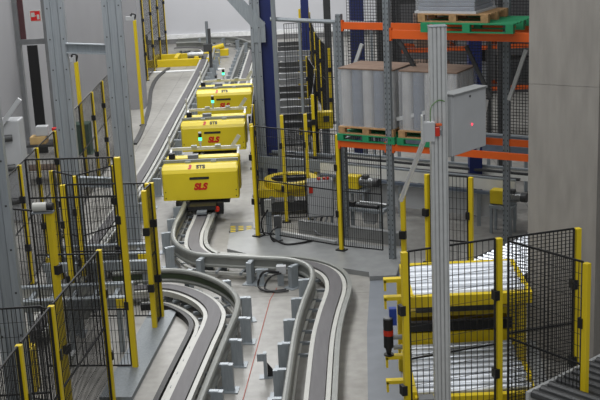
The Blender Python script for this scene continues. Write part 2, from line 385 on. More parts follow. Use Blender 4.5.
# left enclosures
fence('tall mesh panel facing the camera between two galvanised columns at left', [(-4.3, 16.95), (-2.83, 16.82)], 3.46, post=[0, 1], vs=.055, hs=.2, mids=(.28, .55, .82), pw=.085)
fence('mesh fence behind the tall left panel, beside the kerb of the curved track', [(-4.2, 19.15), (-2.72, 19.0)], 2.5, vs=.055, hs=.2, pw=.085)
fence('short return of mesh fence between two yellow posts at the kerb', [(-2.72, 18.5), (-2.66, 19.02)], 2.5, vs=.06, pw=.08, panels=[1])
fence('mesh fence descending to the bottom left corner with three yellow posts', [(-3.0, 15.6), (-3.22, 13.35), (-3.33, 12.1), (-3.4, 11.1)], 2.4, post=[1, 1, 1, 1], vs=.055, hs=.2)
fence('tall yellow post and mesh panel carrying the white camera', [(-3.62, 15.5), (-4.35, 15.8)], 3.02, post=[1, 0], vs=.055, hs=.2, pw=.085)
fence('mesh panel crossing the bottom left corner behind the near posts', [(-3.28, 13.35), (-4.3, 13.3)], 2.4, post=[0, 1], vs=.055, hs=.2)
fence('long mesh fence parallel to the left wall behind the galvanised columns', [(-5.45, 19.8), (-5.45, 21.3), (-5.45, 22.8), (-5.43, 24.5), (-5.46, 27.6), (-5.47, 29.5), (-5.5, 31.3), (-5.5, 34)], 2.4, vs=.06, hs=.3, wt=.005, fw=.02, post=[1, 1, 1, 1, 0, 1, 1, 1])
fence('inner left mesh fence with thick yellow posts near the cross beam', [(-4.72, 20.7), (-4.2, 20.2), (-3.6, 20.9)], 2.4, vs=.07, panels=[1, 1])
fence('far left mesh fence of tall yellow posts beside the white pillar', [(-5.95, 42.3), (-6.2, 44.4), (-6.3, 46.5), (-6.3, 49), (-6.3, 51.5), (-6.3, 54)], 3.4, vs=.1, hs=.3, wt=.007)
def tall_post(x, y, h, label):
    p = V((x, y, 0)); t = thing('barrier_post', label, 'post', p, 'tall yellow posts carrying light barrier sensors')
    MB().box(p + V((0, 0, h / 2)), (.1, .1, h)).build('post', yel, t, p, .008)
    MB().box(p + V((0, 0, .012)), (.22, .2, .024)).build('foot_plate', black, t, p)
    MB().box(p + V((-.16, 0, h + .06)), (.22, .12, .12)).box(p + V((-.02, 0, h + .08)), (.05, .1, .18)).build('sensor_head', greyp, t, p)
    MB().path([p + V((.0, 0, h)), p + V((.04, 0, h + .16)), p + V((-.08, 0, h + .2)), p + V((-.1, 0, h + .1))], .025).build('cable', black, t, p)
tall_post(-5.74, 29.2, 3.24, 'tall yellow post with a white sensor between the two galvanised columns')
tall_post(-5.28, 37, 3.43, 'tall yellow post with a white sensor in front of the white pillar')
# ---------------------------------------------------------------- big galvanised columns
def gcolumn(label, x, y, w, h, rz=0., cat='column', dz=.3, name='steel_column'):
    p = V((x, y, 0)); t = thing(name, label, cat, p, 'galvanised steel columns')
    R = Matrix.Rotation(rz, 3, 'Z'); d = dz
    pr = [(-w / 2, -d / 2), (-w * .22, -d / 2), (-w * .18, -d / 2 + .05), (w * .18, -d / 2 + .05), (w * .22, -d / 2), (w / 2, -d / 2), (w / 2, d / 2), (-w / 2, d / 2)]
    MB().prism([(p + R @ V((a, b, 0)))[:2] for a, b in pr], 0.02, h).build('shaft', galvc, t, p)
    MB().box(p + V((0, 0, .012)), (w + .15, d + .15, .024), rz).build('base_plate', galvd, t, p)
    m = MB()
    for k in range(int(h / .6)):
        for sx in (-1, 1): m.box(p + R @ V((sx * w * .36, -d / 2 - .002, .4 + k * .6)), (.025, .01, .025), rz)
    m.build('bolt', dkgrey, t, p)
    return t
gcolumn('broad galvanised column closest at the left edge of the photo', -4.08, 14.6, .34, 6.6, .15)
gcolumn('left one of the two galvanised columns joined by tie beams', -4.78, 22.7, .36, 6.6, .1)
gcolumn('right one of the two galvanised columns joined by tie beams', -3.66, 22.7, .38, 6.6, .1)
gcolumn('slim galvanised column beside the navy column, under the sloping brace', -1.1, 28.4, .24, 6, 0)
for z, dz, lab in ((4.42, .18, 'upper galvanised tie beam between the two left columns'), (1.72, .18, 'lower galvanised tie beam between the two left columns')):
    p0 = V((-4.6, 22.62, z)); p1 = V((-3.82, 22.62, z - .06))
    m = MB().bar(p0, p1, .05, dz).bar(p0 + V((0, -.06, dz / 2)), p1 + V((0, -.06, dz / 2)), .12, .02).bar(p0 + V((0, -.06, -dz / 2)), p1 + V((0, -.06, -dz / 2)), .12, .02)
    single('tie_beam', m, galv, lab, 'steel beam', 'tie beams between the left columns')
m = MB().bar(V((-5.0, 20.45, .6)), V((-3.02, 20.4, .6)), .12, .16)
for x in (-4.9, -4.0, -3.1): m.box((x, 20.43, .26), (.1, .1, .52))
single('cross_beam', m, galv, 'horizontal galvanised beam on short legs behind the tall left fence', 'steel beam')
# brace + rails near the navy column
p = DY(261, 28, 28.3); q = DY(228, -8, 28.3)
single('roof_brace', MB().bar(p, q, .08, .3).box(p + V((-.05, 0, -.1)), (.3, .06, .5)), galv, 'sloping galvanised brace reaching up left from the slim column at the top', 'steel brace')
m = MB().tube(DY(270, 19, 27.5), DY(386, 24, 27.5), .05, 10)
for px in (299, 334, 371): a = DY(px, 20, 27.5); m.tube((a.x, a.y, 0), a, .035, 8)
single('pipe_rail', m, galv, 'long grey pipe rail high across the top centre', 'railing')
def simple_post(name, lab, cat, x, y, w, d, h, m, grp=None, rz=0.):
    return single(name, MB().box((x, y, h / 2), (w, d, h), rz).box((x, y, .012), (w + .12, d + .12, .024), rz), m, lab, cat, grp, .01)
NG = 'navy blue steel columns'
simple_post('blue_column', 'navy blue column left of the receding conveyors', 'column', -.82, 28.6, .32, .32, 6.5, navy, NG)
simple_post('blue_column', 'navy blue column behind the wrapped drums on the rack shelf', 'column', 1.5, 30.5, .36, .36, 7, navy, NG)
simple_post('blue_column', 'navy blue column behind the grey wall cabinet', 'column', 3.75, 24.9, .28, .3, 6.5, navy, NG)
simple_post('blue_column', 'thin navy column far back at the top centre', 'column', .2, 44.5, .3, .3, 8, navy, NG)
simple_post('grey_pole', 'slim grey pole just left of the receding conveyors', 'pole', -.62, 27.4, .11, .11, 6, galvd)
GP = 'dark grey steel uprights behind the rack'
for x, y, lab in ((.85, 36, 'dark grey upright left of the rack at top centre'), (2.3, 33, 'dark grey upright behind the wrapped drums'), (2.75, 33.4, 'dark grey upright beside the rack upright at the top'), (4.9, 28, 'dark grey upright seen between the rack diagonals')):
    simple_post('steel_upright', lab, 'upright', x, y, .22, .22, 7, dkgrey, GP)
# ---------------------------------------------------------------- pallet rack
U = V((1.62, 21.62, 0)); rd = V((.86, -.51, 0)); rn = V((.51, .86, 0)); RA = math.atan2(rd.y, rd.x)
def rk(a, b, z): return U + rd * a + rn * b + V((0, 0, z))
def RP(px, py, b):
    d = ray(px, py); o = V((0, 0, CH)) - rk(0, b, 0); t = -o.dot(rn) / d.dot(rn); return V((0, 0, CH)) + d * t
rack = thing('pallet_rack', 'galvanised pallet rack with orange beams holding wrapped drums', 'pallet rack', U)
def upright(a, b, h):
    c = rk(a, b, 0); m = MB()
    pr = [(-.06, -.05), (-.02, -.05), (-.02, -.035), (.02, -.035), (.02, -.05), (.06, -.05), (.06, .05), (-.06, .05)]
    m.prism([(c + rd * x + rn * y)[:2] for x, y in pr], 0, h)
    for k in range(int(h / .1)):
        for sx in (-1, 1): m.box(c + rd * sx * .04 - rn * .051 + V((0, 0, .1 + .1 * k)), (.014, .004, .035), RA, 1)
    o = m.build('upright', [galvd, black], rack, U)
    MB().box(c + V((0, 0, .01)), (.2, .16, .02), RA).build('foot_plate', galvd, o, U)
upright(0, 0, 5.6)
for a, b in ((-1.62, 1.1), (1.95, 1.1), (3.35, 0), (-1.62, .0), (3.35, 1.1)):
    if (a, b) != (-1.62, .0): upright(a, b, 5.6 if a != -1.62 else 4.75)
def obeam(p, q, h=.13):
    m = MB().bar(p, q, .05, h); o = m.build('beam', orange, rack, U)
    
    for e, g in ((p, q), (q, p)): MB().bar(e, e + (g - e).normalized() * .04, .07, h + .08).build('end_plate', orange, o, U)
ZU = 4.52; ZL = 2.35
obeam(rk(.06, 0, ZU), rk(3.3, 0, ZU), .16); obeam(rk(-1.56, 1.1, ZU), rk(3.3, 1.1, ZU), .14)
obeam(rk(.06, -.0, ZL), rk(3.3, 0, ZL)); obeam(rk(-1.56, 1.1, ZL), rk(3.3, 1.1, ZL)); obeam(rk(-1.12, 0, ZL), rk(-.06, 0, ZL))
MB().bar(rk(-1.12, 0.02, ZL), rk(-1.12, 1.05, ZL), .05, .1).build('cross_member', galv, rack, U)
for (x0, y0, x1, y1, bb, mm) in ((400, 42, 440, 112, .55, dkgrey), (466, 46, 491, 98, .55, dkgrey), (526, 50, 509, 100, 1.0, alu), (397, 119, 431, 111, .1, alu), (487, 100, 478, 150, .9, alu), (343, 100, 362, 44, 1.15, alu)):
    MB().bar(RP(x0, y0, bb), RP(x1, y1, bb), .05, .07).build('diagonal_brace', mm, rack, U)
# steel mesh at the back of the rack
m = MB(); a0, a1, z0_, z1_ = -1.5, 3.3, 2.5, 5.2
k = a0
while k < a1: m.bar(rk(k, 1.22, z0_), rk(k, 1.22, z1_), .01, .01, caps=False); k += .06
k = z0_
while k < z1_: m.bar(rk(a0, 1.22, k), rk(a1, 1.22, k), .01, .01, caps=False); k += .06
m.build('back_mesh', wire, rack, U)
# pallets
def pallet(label, c, L, W, rz, m, group, h=.14, mb2=None):
    c = V(c); t = thing('pallet', label, 'pallet', c, group, rz)
    for y in (-W / 2 + .05, 0, W / 2 - .05):
        for x in (-L / 2 + .07, 0, L / 2 - .07):
            MB().box((x, y, .02 + (h - .04) / 2), (.14, .1, h - .04)).build('block', m, t)
        MB().box((0, y, .01), (L, .1, .02)).build('bottom_board', m, t)
    n = 7
    for k in range(n):
        MB().box((0, -W / 2 + .05 + k * (W - .1) / (n - 1), h - .01), (L, .1, .02)).build('deck_board', m, t)
    return t
def drum_load(label, c, rz, nx=5, ny=4, r=.115, h=1.12, top=True):
    c = V(c); t = thing('drum_load', label, 'wrapped load', c, 'wrapped loads of upright drums on the rack', rz)
    for i in range(nx):
        for j in range(ny):
            x = (i - (nx - 1) / 2) * 2.02 * r; y = (j - (ny - 1) / 2) * 2.02 * r; m = MB()
            for k in range(10): m.tube((x, y, k * h / 10), (x, y, (k + .93) * h / 10), r, 14)
            m.tube((x, y, 0), (x, y, h), r * .94, 14).build('drum_stack', can1 if i % 2 == 0 else can2, t)
    X = nx * 2.02 * r; Y = ny * 2.02 * r
    MB().box((0, 0, h + .012), (X + .02, Y + .02, .024)).build('top_board', board, t)
    MB().box((0, 0, h * .5), (X + .03, Y + .03, h * .99)).build('stretch_film', film, t)
    for k, (x, y) in enumerate(((-.3, -.1), (.15, .2), (.3, -.25), (-.1, .3))):
        pass
    return t
zt = ZL + .065
PG = 'pallets under the wrapped drums on the rack shelf'
for i, a in enumerate((-.5, .8)):
    pallet(['green pallet under the left load of drums, left of the rack upright', 'green pallet under the load of drums right of the rack upright'][i], rk(a, .55, zt), 1.25, 1.2, RA, greenp, PG)
    pallet(['wooden pallet on the green pallet under the left load of drums', 'wooden pallet on the green pallet under the right load of drums'][i], rk(a, .52, zt + .141), 1.2, 1.1, RA, wood, PG)
    drum_load(['wrapped load of grey drums seen left of the rack upright', 'wrapped load of grey drums between rack upright and aluminium post'][i], rk(a, .5, zt + .283), RA)
zt2 = ZU + .08
pallet('bright green pallet lying on the upper orange beam at top right', rk(1.65, .42, zt2), 1.75, 1.25, RA + .03, greenp, 'stacked pallets on the upper beam', .17)
pallet('wooden pallet stacked on the bright green pallet at the top', rk(1.35, .45, zt2 + .172), 1.35, 1.1, RA + .03, wood, 'stacked pallets on the upper beam', .15)
t = thing('wrapped_bundle', 'film wrapped bundle on the wooden pallet at the top edge', 'wrapped load', rk(1.2, .45, zt2 + .324), None, RA)
MB().box((0, 0, .02), (1.2, 1.0, .04)).build('base_sheet', greyp, t)
m = MB()
for i in range(5): m.box((0, 0, .08 + i * .08), (1.1 - .03 * (i % 2), .92 - .02 * (i % 2), .07), .02 * (i % 3))
m.build('goods', can2, t, bevel=.01)
MB().box((0, 0, .25), (1.16, .98, .42)).build('stretch_film', film, t)
# ---------------------------------------------------------------- roller conveyors
def conveyor(label, p0, p1, W, z, pitch=.1, rr=.035, side=greyp, rollm=roller, legs=True, side_h=.14, group='roller conveyors', cat='roller conveyor', z1=None, legm=galv, zfloor=0.):
    p0 = V((p0[0], p0[1], z)); p1 = V((p1[0], p1[1], z if z1 is None else z1)); base = V((p0.x, p0.y, zfloor))
    t = thing('roller_conveyor', label, cat, base, group); d = (p1 - p0).normalized(); n = V((-d.y, d.x, 0)).normalized()
    for s in (-1, 1):
        MB().bar(p0 + n * s * W / 2 - V((0, 0, .03)), p1 + n * s * W / 2 - V((0, 0, .03)), .05, side_h).build('side_frame', side, t, base)
    L = (p1 - p0).length; k = pitch / 2; c = 0
    while k < L and c < 95:
        q = p0 + d * k; MB().tube(q - n * (W / 2 - .03), q + n * (W / 2 - .03), rr, 10).build('roller', rollm, t, base); k += pitch; c += 1
    if legs:
        nl = max(2, int(L / 1.3) + 1)
        for i in range(nl):
            q = p0.lerp(p1, (i + .1) / (nl - .8))
            for s in (-1, 1): MB().bar(V((*(q + n * s * W / 2)[:2], zfloor)), q + n * s * W / 2 - V((0, 0, .1)), .06, .06).build('leg', legm, t, base)
    return t
# receding conveyor at top centre
conveyor('long grey roller conveyor receding behind the navy column', (-.35, 29.5), (-.25, 48), .95, .75, .24, .05, dkgrey, dkgrey, side_h=.2)
for i, (y, lab) in enumerate(((30.2, 'nearest'), (32.4, 'second nearest'), (34.8, 'third nearest'), (37.4, 'fourth nearest'), (40, 'third farthest'), (42.8, 'second farthest'), (45.6, 'farthest'))):
    b = V((-.3, y, .83)); t = thing('cross_transfer', lab + ' grey crossbar unit straddling the receding conveyor', 'conveyor unit', b, 'crossbar units on the receding conveyor')
    m = MB()
    for k in range(2): m.box((0, k * .5, .33 + .12 * k), (1.25, .12, .16))
    for sx in (-1, 1): m.box((sx * .56, 0, .17), (.08, .1, .34)); m.box((sx * .56, .5, .22), (.08, .1, .44))
    m.build('frame', midgrey if i % 2 else dkgrey, t)
    MB().box((-.1, -.02, .3), (.6, .06, .1)).build('drive_cover', dkgrey, t)
    MB().box((.3, .2, .12), (.3, .2, .2)).build('motor', yel, t)
# pallet conveyors behind the turntable
CA = V((.85, 26.9, 0)); CBp = V((4.9, 24.35, 0))
white2 = mat('white side panel', (224, 224, 218), .5, 0, .04); bluegrey = mat('blue grey rail', (104, 114, 128), .45, .2)
def flat_conv(label, a, b, W, z, m, chain=dkgrey, skirtm=None):
    base = V((a[0], a[1], 0)); a = V((a[0], a[1], z)); b = V((b[0], b[1], z)); d = (b - a).normalized(); n = V((-d.y, d.x, 0))
    t = thing('chain_conveyor', label, 'chain conveyor', base, 'chain conveyors behind the mesh fence')
    for s in (-1, 1):
        MB().bar(a + n * s * W / 2, b + n * s * W / 2, .05, .24).build('side_panel', m, t, base)
        MB().bar(a + n * s * (W / 2 - .01) + V((0, 0, .14)), b + n * s * (W / 2 - .01) + V((0, 0, .14)), .07, .04).build('top_rail', galv, t, base)
        MB().bar(a + n * s * W / 4 + V((0, 0, .1)), b + n * s * W / 4 + V((0, 0, .1)), .07, .05).build('chain', chain, t, base)
    if skirtm: MB().bar(a - n * W * .42 - V((0, 0, .5)), b - n * W * .42 - V((0, 0, .5)), .03, .5).build('cover_plate', skirtm, t, base); MB().bar(a - n * (W / 2 + .05) - V((0, 0, .17)), b - n * (W / 2 + .05) - V((0, 0, .17)), .08, .06).build('bumper_rail', bluegrey, t, base)
    k = 0.15; L = (b - a).length
    while k < L:
        q = a + d * k
        for s in (-1, 1):
            MB().bar(V((*(q + n * s * W / 2)[:2], 0)), q + n * s * W / 2 - V((0, 0, .12)), .08, .06).build('leg', galv, t, base)
        MB().bar(q - n * W / 2 - V((0, 0, .1)), q + n * W / 2 - V((0, 0, .1)), .06, .06).build('cross_bar', galvd, t, base)
        k += .95
    return t
flat_conv('white sided pallet conveyor behind the control cabinet and under the rack', CA + V((-.25, -.45, 0)), CBp + V((-.25, -.45, 0)), 1.0, .95, white2, skirtm=greyp)
flat_conv('grey pallet conveyor running along behind the white sided one', CA + V((.75, 1.35, 0)), CBp + V((.75, 1.35, 0)), 1.0, 1.2, bluegrey)
flat_conv('low grey chain conveyor between the round turntable and the navy column', (-1.0, 28.0), (.55, 27.2), .7, .75, galv)
def gearmotor(label, p, rz):
    t = thing('gear_motor', label, 'electric motor', p, 'yellow gear motors with silver housings', rz)
    MB().box((0, 0, .17), (.32, .24, .3)).build('gearbox', yel, t, bevel=.02)
    MB().box((0, 0, .01), (.3, .2, .02)).build('foot', dkgrey, t)
    m = MB().tube((.16, 0, .19), (.5, 0, .19), .09, 20)
    for k in range(7): m.tube((.2 + k * .04, 0, .19), (.215 + k * .04, 0, .19), .105, 20)
    m.build('motor_housing', tape, t)
    MB().tube((.5, 0, .19), (.62, 0, .19), .1, 20).build('fan_cover', dkgrey, t)
    MB().box((.3, -.02, .31), (.13, .12, .07)).build('terminal_box', dkgrey, t)
def stand(label, x, y, w, d, h, m=galv, rz=0.):
    mm = MB().box((x, y, h - .03), (w, d, .06), rz)
    R = Matrix.Rotation(rz, 3, 'Z')
    for a in (-1, 1):
        for b in (-1, 1): mm.box(V((x, y, (h - .06) / 2)) + R @ V((a * (w / 2 - .04), b * (d / 2 - .04), 0)), (.05, .05, h - .06), rz)
    return single('machine_stand', mm, m, label, 'machine stand', 'small steel stands under the motors')
stand('small steel stand under the yellow motor beside the tall fence post', 1.13, 25.15, .5, .35, .62, rz=RA)
gearmotor('yellow gear motor with silver housing left of the rack upright', (1.06, 25.2, .62), RA)
stand('small steel stand under the motor near the concrete pillar', 4.1, 23.35, .5, .35, .62, rz=RA)
gearmotor('yellow gear motor with silver housing near the concrete pillar', (4.02, 23.4, .62), RA)
# turntable
b = V((-.38, 25.95, 0)); t = thing('turntable', 'round yellow rimmed turntable behind the short mesh fence', 'turntable', b)
MB().box((0, 0, .52), (1.5, .95, .2)).build('base_frame', yel, t, bevel=.01)
for x in (-.65, .65):
    for y in (-.4, .4): MB().box((x, y, .21), (.12, .12, .42)).build('leg', dkgrey, t)
m = MB(); N = 40; ri, ro = .44, .62; vs = []
for i in range(N):
    a = 2 * math.pi * i / N; c_, s_ = math.cos(a), math.sin(a)
    vs += [V((ri * c_, ri * s_, .63)), V((ro * c_, ro * s_, .63)), V((ro * c_, ro * s_, .76)), V((ri * c_, ri * s_, .76))]
m.add(vs, [(i * 4 + k, i * 4 + (k + 1) % 4, ((i + 1) % N) * 4 + (k + 1) % 4, ((i + 1) % N) * 4 + k) for i in range(N) for k in range(4)]).build('ring', yel, t)
MB().tube((0, 0, .6), (0, 0, .7), .44, 40).build('turning_plate', dkgrey, t)
MB().box((0, 0, .74), (.9, .12, .08)).box((0, .2, .74), (.8, .06, .06)).build('chain_bar', black, t)
for x in (-.45, 0, .4): MB().tube((x, -.52, .38), (x, -.3, .38), .08, 16).build('drive_motor', tape, t)
MB().box((0, -.46, .2), (1.2, .06, .22)).build('cover_plate', dkgrey, t)
# control cabinet
b = V((.27, 24.2, 0)); t = thing('control_cabinet', 'grey floor standing control cabinet behind the mesh, orange buttons on top', 'control cabinet', b)
MB().box((0, 0, .72), (.58, .35, .8)).build('housing', midgrey, t, bevel=.012)
MB().box((0, -.18, .72), (.52, .01, .74)).build('door', greyp, t)
for x in (-.24, .24): MB().box((x, 0, .16), (.05, .3, .32)).build('leg', galvd, t)
for x in (-.02, .1, .18): MB().tube((x, 0, 1.12), (x, 0, 1.17), .035, 12).build('button', redl, t)
MB().box((-.2, -.2, .95), (.08, .04, .14)).build('switch', redl, t)
for i, (dx, r_) in enumerate(((-.1, .0), (.03, .05), (.14, .1))):
    single('cable_loop', MB().path([b + V((dx, -.1, .33)), b + V((dx - .08, -.35, .15)), b + V((dx + .05 - r_, -.5, .03)), b + V((dx + .35, -.42, .03)), b + V((dx + .7, -.2, .03))], .025), [midgrey, hose, midgrey][i], ['outer left', 'middle black', 'inner right'][i] + ' cable looping under the grey control cabinet', 'cable', 'cables below the control cabinet')
b = V((1.25, 23.9, 0)); t = thing('lifting_frame', 'low silver machine frame with black drive bars between tall fence post and rack', 'machine', b, None, RA)
for x in (-.45, .45):
    for y in (-.2, .2): MB().box((x, y, .25), (.07, .07, .5)).build('leg', galv, t)
MB().box((0, -.2, .52), (1.05, .07, .07)).box((0, .2, .52), (1.05, .07, .07)).box((-.45, 0, .52), (.07, .45, .07)).box((.45, 0, .52), (.07, .45, .07)).build('frame', galv, t)
MB().tube((-.4, -.12, .6), (.35, -.12, .6), .045, 12).box((-.3, -.12, .62), (.2, .12, .1)).build('drive_bar', black, t)
MB().tube((-.2, .1, .6), (.45, .1, .6), .04, 12).build('actuator', tape, t)
MB().box((.1, .0, .34), (.25, .2, .28)).build('valve_block', greyp, t)
# sensor posts on the platform
for i, (x, y, h, lab) in enumerate(((-.86, 23.75, .85, 'silver sensor block behind the left corner fence post'), (-.66, 23.25, .62, 'small galvanised sensor stand with black cable inside the fence corner'))):
    p = V((x, y, 0)); t = thing('sensor_stand', lab, 'sensor stand', p, 'sensor stands inside the fence corner')
    MB().box((0, 0, h / 2), (.12, .1, h)).build('post', galv, t)
    MB().box((0, 0, .01), (.24, .2, .02)).build('foot_plate', galvd, t)
    MB().box((0, -.07, h - .12), (.16, .06, .26)).build('sensor', [white, dkgrey][i], t)
    MB().path([V((0, -.1, h - .2)), V((-.15, -.2, h * .5)), V((-.1, -.18, .12)), V((.1, -.15, .13))], .018).build('cable', hose, t)
single('floor_cable', MB().path([G(272, 238, .12), G(285, 244, .12), G(300, 243, .12), G(318, 240, .12), G(336, 243, .12)], .022), hose, 'black cable lying on the platform behind the fence', 'cable')
single('floor_profile', MB().bar(G(282, 233, .14), G(336, 243, .14), .09, .08), alu, 'long aluminium bar lying on the platform behind the fence', 'metal bar')
single('kerb_beam', MB().bar(V((-.2, 24.05, .14)), V((1.9, 22.75, .14)), .14, .28), steelplate, 'long grey steel kerb box behind the platform fence', 'kerb')
single('hazard_plate', MB().prism([G(229, 233)[:2], G(253, 232)[:2], G(253, 224)[:2], G(231, 225)[:2]], 0, .05), midgrey, 'low floor plate with rows of yellow marks beside the near car', 'floor plate')
m = MB()
for r_ in range(4):
    for k in range(3):
        q = G(233 + k * 8, 226.6 + r_ * 1.7, .05); m.box(q + V((0, 0, .004)), (.11, .06, .006))
single('hazard_marking', m, yel, 'short yellow hazard stripes on the low plate beside the near car', 'floor marking')
# ---------------------------------------------------------------- fittings on the floor between the tracks
for i, (px, py, h, lab) in enumerate(((252, 279, .42, 'galvanised stub post just below the S bend of the track'), (261, 285, .32, 'shorter galvanised stub post right of its neighbour under the S bend'))):
    q = G(px, py); single('stub_post', MB().box((q.x, q.y, h / 2), (.14, .1, h)).box((q.x, q.y, .01), (.22, .18, .02)).box((q.x + .03, q.y, h - .03), (.24, .08, .05)), galv, lab, 'stub post', 'galvanised stub posts under the S bend')
q = G(281, 285); t = thing('sensor_box', 'small grey sensor box with black hoses below the S bend', 'sensor', q)
MB().box((0, 0, .2), (.12, .12, .4)).build('post', galv, t); MB().box((.02, -.08, .34), (.18, .12, .14)).build('housing', greyp, t)
MB().path([V((-.02, -.14, .3)), V((-.3, -.2, .35)), V((-.42, -.25, .1)), V((-.25, -.4, .03)), V((.1, -.35, .03))], .022).build('hose', hose, t)
MB().path([V((.02, -.14, .28)), V((-.18, -.22, .25)), V((-.3, -.3, .06)), V((-.1, -.45, .03)), V((.15, -.42, .03))], .018).build('hose', hose, t)
q = G(266, 377); t = thing('angle_bracket', 'small galvanised bracket with a black gusset alone on the floor', 'bracket', q)
MB().box((0, 0, .2), (.05, .12, .4)).box((0, 0, .006), (.2, .16, .012)).build('upright', galv, t)
MB().box((-.05, -.04, .34), (.14, .02, .12)).build('sensor_plate', galv, t)
MB().extrude([V((.03, 0, .01)), V((.19, 0, .01)), V((.03, 0, .24))], (0, -.01, 0), (0, .01, 0)).build('gusset', black, t)
single('kerb_plate', MB().prism([G(150, 316)[:2], G(178, 313)[:2], G(132, 402)[:2], G(100, 402)[:2]], 0, .08), galvd, 'flat galvanised kerb plate left of the curved track', 'kerb')
for px, py, lab in ((162, 339, 'upper'), (152, 353, 'lower')):
    pass
# signal columns
def black_signal(x, y, h, lab):
    p = V((x, y, 0)); t = thing('signal_column', lab, 'signal light', p, 'black signal columns')
    MB().box((0, 0, (h - .4) / 2), (.05, .05, h - .4)).build('pole', galvd, t)
    MB().box((0, 0, .01), (.2, .2, .02)).build('foot_plate', black, t)
    m = MB()
    for k in range(3): m.tube((0, 0, h - .4 + k * .135), (0, 0, h - .28 + k * .135), .07, 14)
    m.tube((0, 0, h - .4), (0, 0, h), .06, 14).build('lamp_stack', black, t)
q = G(243.5, 150); black_signal(-1.42, 30.2, 1.45, 'black signal column right of the middle yellow car')
black_signal(G(254, 68).x, G(254, 68).y, .9, 'black signal column far back beside the slim galvanised column')
q = G(212, 78); t = thing('sensor_mast', 'dark box on a thin mast beside the far end of the tracks', 'sensor mast', q)
MB().box((0, 0, 1.0), (.12, .12, 2.0)).build('mast', dkgrey, t); MB().box((-.08, -.08, 1.25), (.34, .22, .3)).build('box', dkgrey, t, bevel=.01)
MB().tube((-.08, 0, 1.4), (-.08, 0, 2.3), .06, 12).build('tube', galvd, t); MB().box((0, 0, .05), (.4, .4, .1)).build('base', black, t)
# far left yellow machine near the back wall
b = G(183, 66); t = thing('yellow_machine', 'yellow framed machine on the floor at the end of the far left fence', 'machine', b)
MB().box((0, 0, .15), (3.2, .25, .3)).build('front_beam', yel, t); MB().box((0, 1.6, .2), (3.0, .2, .25)).build('rear_beam', yel, t)
for x in (-1.2, -.3, .6): MB().box((x, .8, .28), (.18, 1.5, .18)).build('cross_beam', yel, t)
MB().box((-1.9, .9, .65), (.6, .7, 1.3)).build('drive_unit', dkgrey, t, bevel=.03); MB().box((-1.75, .2, .5), (.4, .3, 1.0)).build('cover', yel, t, bevel=.03)
MB().tube((.2, .4, .4), (.9, .4, .4), .14, 16).build('motor', tape, t)
b = G(218, 58); t = thing('yellow_switch', 'small yellow point drive between the two far tracks', 'machine', b)
MB().box((0, 0, .25), (1.0, .3, .3)).build('housing', yel, t, bevel=.02); MB().tube((-.3, 0, .4), (.3, 0, .55), .12, 14).build('motor', yel, t)
single('floor_strip', MB().box((G(165, 70).x, G(165, 70).y - .6, .02), (5.2, .28, .03)), trimw, 'bright white strip across the floor at the far end', 'floor marking')
single('floor_strip', MB().box((-2.05, G(165, 70).y - .1, .02), (1.3, .28, .03)), trimw, 'short bright white strip right of the far straight tracks', 'floor marking')
# ---------------------------------------------------------------- aluminium post, cabinet, emergency stop
b = DY(439.5, 200, 13.75); b.z = 0; t = thing('aluminium_post', 'grooved aluminium post standing right of centre in the foreground', 'post', b)
pr = []; hw = .1
def side_pts():
    out = []
    for k in range(4):
        x0 = -hw + .012 + k * .05; out += [(x0, -hw), (x0 + .01, -hw), (x0 + .01, -hw + .035), (x0 + .026, -hw + .035), (x0 + .026, -hw)]
    return [(-hw, -hw)] + out
base_side = side_pts()
for k in range(4):
    a = k * math.pi / 2; pr += [(x * math.cos(a) - y * math.sin(a), x * math.sin(a) + y * math.cos(a)) for x, y in base_side]
MB().prism(pr, .02, 5.56).build('profile', alu, t)
MB().box((0, 0, .01), (.34, .34, .02)).build('base_plate', galvd, t)
MB().box((0, 0, 5.566), (.215, .215, .012)).build('end_cap', galvd, t)
b2 = V((1.4, 13.55, 0)); t = thing('cable_duct', 'pair of short grey ribbed ducts at the foot of the aluminium post', 'cable duct', b2)
for x in (0., ):
    m = MB().box((x, 0, .36), (.17, .14, .72))
    for k in range(3): m.box((x - .05 + k * .05, -.075, .3), (.015, .012, .6))
    m.build('duct', midgrey, t); MB().box((x, 0, .79), (.19, .16, .16)).build('cap', midgrey, t)
b = DY(466, 150, 14.1); t = thing('wall_cabinet', 'light grey flat cabinet mounted high on the aluminium post', 'control cabinet', b, None, math.radians(47))
MB().box((0, 0, .37), (.72, .1, .76)).build('housing', greyp, t, bevel=.008)
MB().box((0, -.056, .37), (.7, .015, .74)).build('door', greyp, t, bevel=.004)
MB().box((0, .02, .755), (.74, .2, .025)).build('rain_hood', steelplate, t)
MB().tube((.04, -.064, .33), (.04, -.07, .33), .012, 12).build('indicator', redglow, t)
MB().tube((.0, -.064, .69), (.0, -.07, .69), .014, 12).build('lock', dkgrey, t)
MB().box((-.34, .06, .37), (.05, .12, .78)).build('mount', alu, t)
b = DY(429, 142, 13.6); t = thing('emergency_stop_box', 'small grey box with an orange red lamp left of the aluminium post', 'signal box', b)
MB().box((0, 0, .13), (.14, .1, .24)).build('housing', greyp, t, bevel=.008)
MB().box((-.08, .0, .16), (.02, .12, .34)).build('mounting_plate', alu, t)
MB().box((.1, 0, .13), (.06, .08, .12)).build('red_lamp', redl, t, bevel=.01)
MB().box((.12, 0, .21), (.07, .07, .02)).build('amber_top', orange, t)
MB().box((.12, .1, .1), (.1, .12, .06)).build('bracket', galvd, t)
gm = mat('green yellow wire', (90, 130, 70), .5)
MB().path([V((.02, 0, .25)), V((.03, 0, .42)), V((.12, .02, .5)), V((.2, .05, .48))], .006).build('wire', gm, t)
p0 = DY(424, 140, 13.7); p1 = DY(401, 200, 15.0)
single('support_tube', MB().tube(p0, p1, .032, 14), mat('polished tube', (225, 226, 228), .25, .3, .03), 'shiny white tube slanting down left from the signal box', 'tube')
